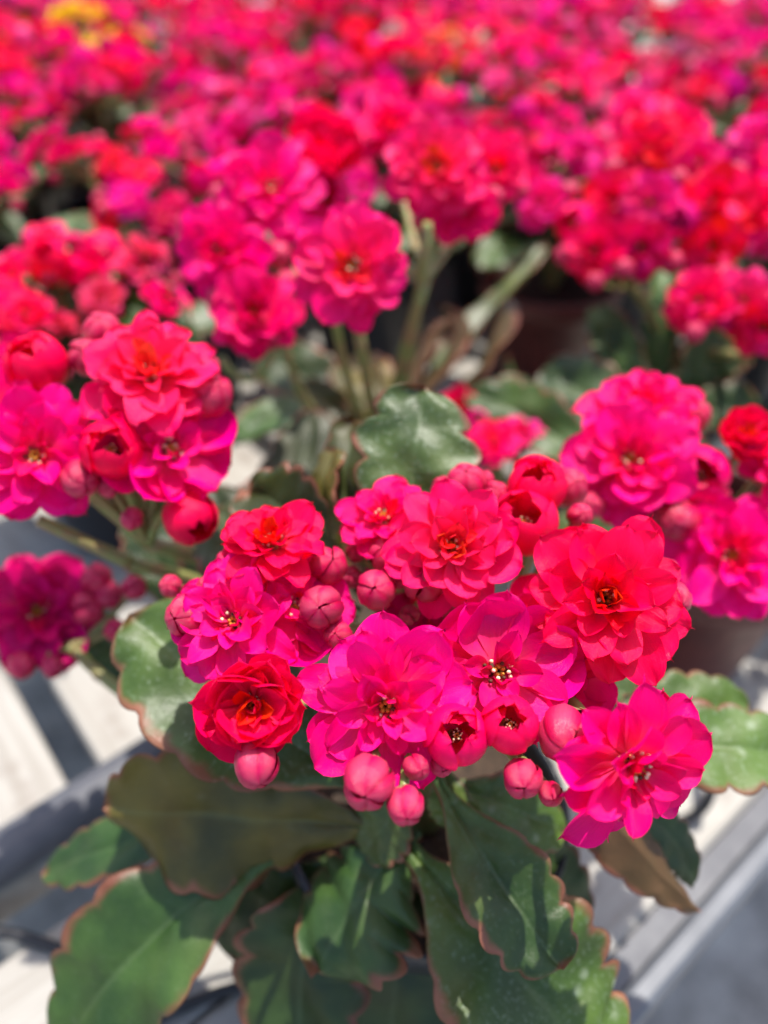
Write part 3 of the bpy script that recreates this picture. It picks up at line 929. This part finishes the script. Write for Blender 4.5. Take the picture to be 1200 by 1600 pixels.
pxleaf(right, (960, 760, .240), (850, 670, .250), (735, 612, .262), 110, (-20, 20), foldl=.35, foldr=.1, wave=.1, seed=41, color=(.8, .9, .7, .3))
pxleaf(right, (1020, 730, .255), (940, 640, .265), (850, 575, .280), 130, (-20, 30), foldl=.1, foldr=.2, seed=42, color=(.6, .7, .7))
pxleaf(right, (1080, 930, .235), (960, 850, .240), (880, 800, .250), 110, (-20, 30), foldl=.15, foldr=.1, seed=43)
pxleaf(right, (1110, 900, .24), (1200, 860, .25), (1290, 830, .26), 120, (20, 30), foldl=.15, foldr=.1, seed=45)
pxleaf(right, (1090, 880, .25), (1060, 760, .27), (1050, 620, .295), 110, (0, 40), foldl=.1, foldr=.1, seed=46, color=DG)

# ------------------------------------------------------------------ the plant in the middle, behind
mid = plant_root(.000, .240, 'blurred plant rising behind the focused one, round pink bloom on a bare stalk at centre')
bm = origin(mid) + Vector((0, 0, POT_H - .01))
HM1 = at(560, 520, .235); HM2 = at(665, 440, .235); HM3 = at(440, 520, .245)
stalk(mid, bm, at(580, 640, .27), HM1, .0024, .0018)
stalk(mid, bm, at(612, 600, .265), HM2, .0024, .0018)
stalk(mid, bm, at(480, 700, .28), HM3, .0022, .0016)
pf(mid, 552, 418, .9065, 97, (-4, 10), (.93, .002, .11), 'open', 71, (.93, .015, .06), HM1)
pf(mid, 682, 268, .9150, 86, (2, 22), (.93, .003, .09), 'open', 72, (.93, .03, .045), HM2)
pf(mid, 425, 300, .9080, 84, (-6, 24), PINK, 'open', 73, None, HM3)
pf(mid, 350, 398, .8990, 82, (-16, 14), PINK, 'dense', 74, None, HM3)
pf(mid, 400, 492, .8900, 80, (-10, 18), (.78, .001, .08), 'dense', 75, None, HM3)
pf(mid, 508, 248, .9090, 70, (2, 40), RED, 'rosette', 76, HOT, HM2)
pf(mid, 720, 322, .9050, 66, (10, -10), HOT, 'dense', 77, None, HM2)
pf(mid, 770, 268, .9080, 60, (18, 20), ROSE, 'open', 78, None, HM2)
pf(mid, 610, 205, .9120, 66, (0, 40), HOT, 'dense', 79, None, HM2)
pf(mid, 500, 305, .9000, 54, (8, 0), HOT, 'cup', 80, RED, HM3)
for i, (bx, by, z, r, tl) in enumerate([(435, 400, .897, 22, (0, 0)), (450, 440, .894, 18, (0, 0)), (420, 530, .885, 18, (0, -20)), (440, 490, .888, 20, (10, 0)), (345, 310, .905, 20, (-10, 30)),
        (660, 345, .9, 16, (0, -40)), (480, 390, .899, 18, (-10, 10)), (345, 470, .889, 22, (-20, 0)), (300, 350, .902, 22, (-20, 20)), (770, 310, .905, 18, (10, 0))]):
    pb_(mid, bx, by, z, r, tl, 400 + i, HM2 if bx > 600 else HM3)
pxleaf(mid, (620, 640, .29), (740, 520, .30), (855, 385, .32), 62, (-50, 20), foldl=.5, foldr=.3, wave=.1, seed=51, color=(1.3, 1.0, .7, .1))
pxleaf(mid, (600, 660, .288), (700, 560, .29), (690, 480, .30), 60, (110, 20), foldl=.5, foldr=.3, wave=.15, seed=52, color=(.9, .7, .5, .1))
pxleaf(mid, (620, 660, .29), (740, 590, .285), (785, 470, .295), 80, (100, 10), foldl=.5, foldr=.3, wave=.15, seed=53, color=(.8, .7, .4, .1))
pxleaf(mid, (560, 690, .285), (460, 650, .28), (360, 690, .275), 80, (0, 40), foldl=.2, foldr=.2, seed=54, color=(1, 1.2, .9))
pxleaf(mid, (560, 690, .285), (490, 600, .29), (400, 560, .30), 110, (-10, 40), foldl=.1, foldr=.2, seed=55, color=(.5, .48, .34, .1))
pxleaf(mid, (580, 690, .28), (570, 610, .285), (560, 560, .30), 110, (0, 40), foldl=.1, foldr=.2, seed=56, color=OL)
pxleaf(mid, (600, 680, .285), (655, 560, .288), (705, 500, .282), 46, (120, 0), foldl=.5, foldr=.4, wave=.2, seed=58, color=(.9, .7, .5, .1))
pxleaf(mid, (585, 690, .285), (530, 640, .283), (450, 600, .29), 60, (-60, 30), foldl=.5, foldr=.3, wave=.15, seed=59, color=OL)
pxleaf(mid, (600, 690, .29), (760, 640, .30), (790, 560, .31), 60, (60, 10), foldl=.4, foldr=.4, wave=.15, seed=60, color=(.8, .8, .5, .1))
stalk(mid, bm, at(640, 610, .27), at(668, 350, .22), .0022, .0015)
stalk(mid, bm, at(545, 640, .27), at(520, 480, .235), .0020, .0014)
stalk(mid, HM3, at(400, 640, .26), at(345, 560, .25), .0014, .0012)
pxleaf(mid, (640, 690, .28), (760, 640, .28), (880, 620, .29), 110, (10, 40), foldl=.1, foldr=.2, seed=57)

behind = plant_root(.118, .285, 'blurred plant behind the right one, wide mass of red and pink blooms over upright leaves')
bb = origin(behind) + Vector((0, 0, POT_H - .01))
HB1 = at(990, 450, .285); HB2 = at(1090, 430, .285); HB3 = at(1170, 560, .27)
for h in (HB1, HB2, HB3):
    stalk(behind, bb, bb + Vector((0, -.004, .03)), h, .0024, .0018)
def pfar(root, px, py, t, R, tilt, color, k, hub, seed):
    p = at(px, py, t)
    n = face(p, *tilt)
    rr = R * t / FPX
    rnd = random.Random(seed)
    M = frame(p, n, rnd.uniform(0, 6.28)) @ Matrix.Scale(rr, 4)
    o = add('flower', FARFLOWER[k], root, M, jitter(color, rnd))
    q = p - n * rr * .1
    stalk(root, q, q - n * .008 + (hub - q) * .4, hub, .0011, .0013, n=5, sides=5)
    return o
for k, (px, py, t, R, tilt, c, kk, h) in enumerate([
        (1010, 238, .275, 64, (0, 30), (.93, .001, .06), 0, HB1), (1062, 205, .280, 54, (6, 40), PINK, 0, HB2), (985, 185, .290, 48, (0, 40), (.93, .01, .24), 1, HB1), (1090, 255, .272, 50, (8, 20), PINK, 3, HB2),
        (955, 318, .270, 52, (-14, 20), HOT, 1, HB1), (1015, 318, .262, 54, (0, 14), (.93, .01, .24), 0, HB1), (1112, 318, .264, 64, (4, 20), (.93, .001, .09), 1, HB2), (1180, 330, .268, 56, (14, 20), HOT, 5, HB2),
        (930, 392, .262, 52, (-10, 4), (.93, .001, .09), 5, HB1), (1000, 385, .258, 52, (0, 0), DUSKY, 1, HB1), (845, 318, .275, 46, (-24, 20), (.93, .01, .24), 3, HB1), (1110, 385, .262, 50, (6, 0), (.93, .001, .06), 1, HB2),
        (1092, 470, .250, 58, (-6, 16), PINK, 3, HB3), (1160, 470, .248, 56, (6, 14), (.93, .02, .2), 0, HB3), (1190, 510, .245, 50, (10, -6), HOT, 1, HB3), (1185, 225, .285, 52, (10, 30), (.93, .01, .24), 0, HB2),
        (900, 350, .268, 36, (-20, 10), PINK, 7, HB1), (1060, 345, .262, 36, (0, 0), DUSKY, 7, HB2), (1225, 270, .28, 60, (14, 24), PINK, 1, HB2)]):
    pfar(behind, px, py, t, R, tilt, c, kk, h, 700 + k)
for k, (px, py, t, r) in enumerate([(960, 265, .275, 18), (1060, 280, .27, 16), (890, 300, .272, 16), (1050, 410, .258, 18), (975, 420, .256, 16), (1130, 430, .252, 18), (1085, 520, .247, 16), (930, 440, .26, 15), (880, 400, .265, 15), (1150, 270, .275, 16), (815, 300, .276, 14)]):
    p = at(px, py, t); n = face(p, (px - 1000) / 8, 20)
    add('bud', FARBUD, behind, frame(p, n, k) @ Matrix.Scale(r * t / FPX, 4), BUDC)
    hb = HB1 if px < 1040 else HB2
    stalk(behind, p, p - n * .006 + (hb - p) * .4, hb, .0007, .001, n=5, sides=5)
pxleaf(behind, (1030, 640, .31), (1035, 520, .305), (1050, 400, .315), 70, (-40, 30), foldl=.3, foldr=.2, seed=71, color=(1.3, 1.5, 1.4))
pxleaf(behind, (1010, 640, .305), (970, 560, .295), (930, 480, .30), 80, (-10, 30), foldl=.3, foldr=.2, seed=72, color=(1.0, 1.1, .8))
pxleaf(behind, (1060, 640, .30), (1110, 560, .29), (1180, 530, .29), 100, (20, 30), foldl=.2, foldr=.2, seed=73, color=G)
pxleaf(behind, (1050, 660, .295), (1120, 640, .285), (1190, 640, .285), 90, (20, 30), foldl=.2, foldr=.2, seed=74, color=DG)
pxleaf(behind, (1000, 660, .30), (920, 630, .29), (860, 600, .295), 90, (-20, 30), foldl=.2, foldr=.2, seed=75, color=DG)
pxleaf(behind, (1040, 640, .315), (1120, 520, .325), (1200, 420, .34), 100, (10, 40), foldl=.2, foldr=.2, seed=76, color=BG)

# low young blooms of the middle plant, seen just right of the upright leaf
low = at(800, 800, .262)
stalk(mid, bm, bm + Vector((.02, -.01, .012)), low, .0018, .0013)
for k, (px, py, t, R, tilt, c, kk) in enumerate([(770, 690, .245, 46, (-10, 34), PINK, 0), (815, 680, .25, 38, (6, 36), (.93, .02, .2), 1), (870, 706, .25, 34, (16, 30), PINK, 3), (716, 632, .262, 34, (-6, 30), HOT, 0), (748, 662, .258, 26, (-6, 30), (.93, .02, .2), 7)]):
    pfar(mid, px, py, t, R, tilt, c, kk, low, 800 + k)

# ------------------------------------------------------------------ plants further back: a few prototypes, then copies
def leaf_pool():
    out = []
    for i in range(6):
        rnd = random.Random(900 + i)
        L, w = rnd.uniform(.045, .062), rnd.uniform(.024, .034)
        V, F, U, UP = leaf_geo(Vector((0, 0, 0)), Vector((0, L * .55, rnd.uniform(.004, .018))), Vector((0, L, rnd.uniform(-.022, .006))), w, Vector((0, 0, 1)), None,
                               foldl=rnd.uniform(.05, .35), foldr=rnd.uniform(.05, .35), wave=rnd.uniform(.02, .08), seed=i, ns=22, teeth=7)
        out.append(make_mesh('leaf', V, F, [M_LEAF], U, None, {'upper': UP}))
    return out
LEAVES = leaf_pool()

def back_plant(seed, pal, label, group, brown=False, umbels=5, height=.148, x=0, y=0, stale=0.0):
    rnd = random.Random(seed)
    r = plant_root(x, y, label, brown, group)
    b = WORLD[r.name]
    soil = Vector((0, 0, POT_H - .01))
    sv, sf = [], []
    hubs = []
    a0 = rnd.uniform(0, 6.28)
    for i in range(umbels):
        a = a0 + 6.283 * i / max(1, umbels - 1)
        q = 0 if i == umbels - 1 else rnd.uniform(.020, .034)
        hubs.append(Vector((q * math.cos(a), q * math.sin(a), height - .030 + (.010 if q == 0 else 0) + rnd.uniform(-.020, .006))))
    def tube(p0, p1, p2, ra, rb2):
        me_pts = [bez(p0, p1, p2, k / 5) for k in range(6)]
        b0 = len(sv)
        for k, p in enumerate(me_pts):
            t = (me_pts[min(k + 1, 5)] - me_pts[max(k - 1, 0)]).normalized()
            aa = t.orthogonal().normalized(); bb = t.cross(aa)
            rr = ra + (rb2 - ra) * k / 5
            for s in range(5):
                an = 6.283 * s / 5
                sv.append(p + aa * (math.cos(an) * rr) + bb * (math.sin(an) * rr))
        for k in range(5):
            for s in range(5):
                s2 = (s + 1) % 5
                sf.append((b0 + k * 5 + s, b0 + k * 5 + s2, b0 + (k + 1) * 5 + s2, b0 + (k + 1) * 5 + s))
    for h in hubs:
        tube(soil, soil + Vector((h.x * .3, h.y * .3, .03)), h, .0024, .0016)
        cnt = rnd.randint(5, 8)
        for j in range(cnt):
            a = 6.283 * j / cnt + rnd.uniform(-.3, .3)
            q = rnd.uniform(.009, .019) if j else .002
            p = h + Vector((q * math.cos(a) + h.x * .15, q * math.sin(a) + h.y * .15, rnd.uniform(.010, .024) - q * .4))
            n = Vector((math.cos(a) * q * 40 + h.x * 14, math.sin(a) * q * 40 + h.y * 14, 1.0)).normalized()
            tube(h, h + n * .004, p - n * .001, .0011, .0009)
            R = rnd.uniform(.0070, .0102)
            M = b @ (frame(p, n, rnd.uniform(0, 6.28)) @ Matrix.Scale(R, 4))
            add('flower', rnd.choice(FARFLOWER), r, M, jitter(rnd.choice(pal), rnd, .16))
        for j in range(5):
            a = rnd.uniform(0, 6.28)
            q = rnd.uniform(.012, .021)
            p = h + Vector((q * math.cos(a), q * math.sin(a), rnd.uniform(.002, .016)))
            n = Vector((math.cos(a), math.sin(a), .9)).normalized()
            tube(h, h + n * .003, p - n * .002, .0007, .0006)
            M = b @ (frame(p, n, rnd.uniform(0, 6.28)) @ Matrix.Scale(rnd.uniform(.0018, .0033), 4))
            add('bud', FARBUD, r, M, jitter(BUDC if pal[0][2] > .05 or pal[0][1] < .02 else pal[0], rnd, .15))
    st = make_mesh('stem', sv, sf, [M_STEM])
    add('stem', st, r, b)
    nl = rnd.randint(10, 13)
    for j in range(nl):
        a = j * 2.4 + rnd.uniform(-.3, .3)
        z = POT_H + .002 + .030 * j / nl
        tilt = math.radians(rnd.uniform(-5, 30) + 30 * j / nl)
        sc = rnd.uniform(.8, 1.15) * (1.1 - .35 * j / nl)
        M = b @ (Matrix.Translation((0, 0, z)) @ Matrix.Rotation(a, 4, 'Z') @ Matrix.Rotation(tilt, 4, 'X') @ Matrix.Scale(sc, 4))
        g = rnd.uniform(.7, 1.2)
        add('leaf', rnd.choice(LEAVES), r, M, (g, g * rnd.uniform(.95, 1.1), g * rnd.uniform(.75, 1.0)))
    return r

KIDS = {}
def copy_plant(src, x, y, rz, sc, label, group, rnd, pal=None):
    c = src.copy(); COL.objects.link(c)
    m = Matrix.Translation((x, y, BZ + .0012)) @ Matrix.Rotation(rz, 4, 'Z') @ Matrix.Diagonal((1, 1, sc, 1))
    c.matrix_basis = m
    c['label'] = label; c['group'] = group
    for ch in KIDS[src.name]:
        d = ch.copy(); COL.objects.link(d); d.parent = c
        st = d.data.name.split('.')[0]
        if st == 'flower':
            q = jitter(rnd.choice(pal), rnd, .16); d.color = (q[0], q[1], q[2], 1)
        elif st == 'bud' and pal[0][1] > .04:
            q = pal[0]; d.color = (q[0], q[1], q[2], 1)
    return c

DUSK, LITE, MAG = (.76, .006, .19), (.93, .07, .33), (.93, .002, .30)
PALS = [[MAG, PINK, PINK, MAG, LITE], [HOT, PINK, MAG, MAG, ROSE, DUSK], [MAG, PINK, LITE, MAG], [PINK, MAG, DUSK, MAG, HOT], [(.92, .04, .15), LITE, (.9, .05, .17), PINK, HOT]]
# nearer back plants with a place of their own
near_specs = [
    (502, -.118, .262, 4, False, .136, 'blurred plant at the left, low salmon pink blooms beside a dark round leaf'),
    (503, .088, .385, 3, True, .146, 'blurred plant in the brown pot seen in the dark gap right of centre'),
    (504, .185, .250, 2, False, .138, 'blurred plant with large pink blooms cut by the right edge at mid height'),
    (505, -.200, .330, 2, False, .146, 'blurred pink plant cut by the left edge, behind the low salmon one'),
    (506, -.105, .365, 1, False, .148, 'blurred red and pink plant left of centre, behind the dark round leaf'),
    (507, -.010, .400, 3, False, .150, 'blurred pink plant straight behind the middle plant with the bare stalk'),
    (508, .185, .350, 1, False, .150, 'blurred pink and red plant behind the right hand red mass of blooms'),
]
protos = []
for (sd, x, y, pi, brn, hh, lab) in near_specs:
    p = back_plant(sd, PALS[pi], lab, 'potted flowering plants on the bench', brn, 5, hh, x, y)
    protos.append(p)
childmap = {}
for o in scene.objects:
    if o.parent is not None:
        childmap.setdefault(o.parent.name, []).append(o)
for p in protos:
    KIDS[p.name] = childmap[p.name]

pxleaf(protos[0], (330, 560, .275), (245, 500, .272), (165, 455, .280), 120, (-10, 20), foldl=.2, foldr=.1, seed=91, color=(.8, .9, .5, .1))
rnd = random.Random(77)
taken = [(a[1], a[2]) for a in near_specs] + [(.118, .285)]
spots = []
for i in range(-8, 14):
    for j in range(2, 16):
        q = E1 * (i * .088 + (.044 if j % 2 else 0)) + E2 * (j * .078 + .02)
        x, y = q.x + rnd.uniform(-.010, .010), q.y + rnd.uniform(-.010, .010)
        if y < .435 or y > .92:
            if not (.30 < y <= .435 and abs(x) > .25):
                continue
        if abs(x) > .55 * y + .08:
            continue
        if min(math.hypot(x - a, y - b) for a, b in taken) < .074:
            continue
        taken.append((x, y)); spots.append((x, y))
for (x, y) in ((.215, .660), (.300, .700), (.245, .745), (.330, .780), (.200, .820), (.290, .830), (.215, .600), (-.30, .80)):
    if min(math.hypot(x - a, y - b) for a, b in taken) > .056:
        taken.append((x, y)); spots.append((x, y))
def nearest(x, y):
    return min(range(len(spots)), key=lambda i: math.hypot(spots[i][0] - x, spots[i][1] - y))
special = {}
for (x, y, pal, lab) in [
        (-.236, .688, [YELLOW], 'blurred yellow flowering plant far back near the top left corner'),
        (.050, .600, [ORANGE, HOT, PINK, MAG], 'blurred plant with some orange blooms far back, right of the top centre'),
        (-.285, .680, [ORANGE, HOT, PINK, PINK, HOT], 'blurred plant with orange blooms in the top left corner'),
        (.018, .640, [WHITE, HOT, PINK, PINK], 'blurred plant with a few whitish blooms at the top centre'),
        (.215, .565, [FADED, FADED, SALMON], 'blurred plant of faded dusty pink blooms near the top right corner'),
        (.185, .450, [FADED, SALMON, FADED, PINK], 'blurred plant of dull fading pink blooms on the right, below the top corner'),
        (.275, .560, [FADED, SALMON, FADED], 'blurred plant of dusty mauve pink blooms cut by the right edge near the top corner'),
        (.085, .690, [ORANGE, PINK, MAG, HOT], 'blurred pink plant with stray orange blooms at the very back, right of top centre')]:
    i = nearest(x, y)
    while i in special:
        i += 1
    special[i] = (pal, lab)
    if pal[0] == YELLOW:
        spots[i] = (x, y)
ORD = 'first second third fourth fifth sixth seventh eighth ninth tenth eleventh twelfth thirteenth fourteenth fifteenth sixteenth seventeenth eighteenth nineteenth twentieth'.split()
ORD += ['twenty-' + w for w in ORD[:9]]
BANDS = [(-9999, -40, 'hidden beyond the top edge'), (-40, 60, 'in the strip along the top edge'), (60, 130, 'in the far band below the top strip'),
         (130, 210, 'in the middle band of blooms'), (210, 9999, 'in the lowest band of blurred blooms')]
LABEL, DROP = {}, set()
for lo, hi, txt in BANDS:
    row = []
    for i, (x, y) in enumerate(spots):
        d = Vector((x, y, .893)) - CAM
        t = d.dot(FWD)
        px, py = 600 + FPX * d.x / t, 800 - FPX * d.dot(UPV) / t
        if px < -180 or px > 1380 or py < -85:
            DROP.add(i)
        if px < -70 or px > 1270 or py < -40:
            py = -5000
        if lo <= py < hi:
            row.append((px, i))
    row.sort()
    for k, (px, i) in enumerate(row):
        if lo < -9000:
            LABEL[i] = ('pink flowering plant in the crowd just beyond the edges of the picture', 'pink plants beyond the picture edges')
        else:
            LABEL[i] = ('%s blurred pink plant from the left %s' % (ORD[k], txt), 'potted flowering plants on the bench')
for i, (x, y) in enumerate(spots):
    if i in DROP and i not in special:
        continue
    src = protos[rnd.randrange(len(protos))]
    pal = PALS[rnd.randrange(4)]
    lab, grp = LABEL[i]
    if i in special:
        pal, lab = special[i]
    copy_plant(src, x, y, rnd.uniform(0, 6.28), rnd.uniform(.94, 1.06), lab, grp, rnd, pal)
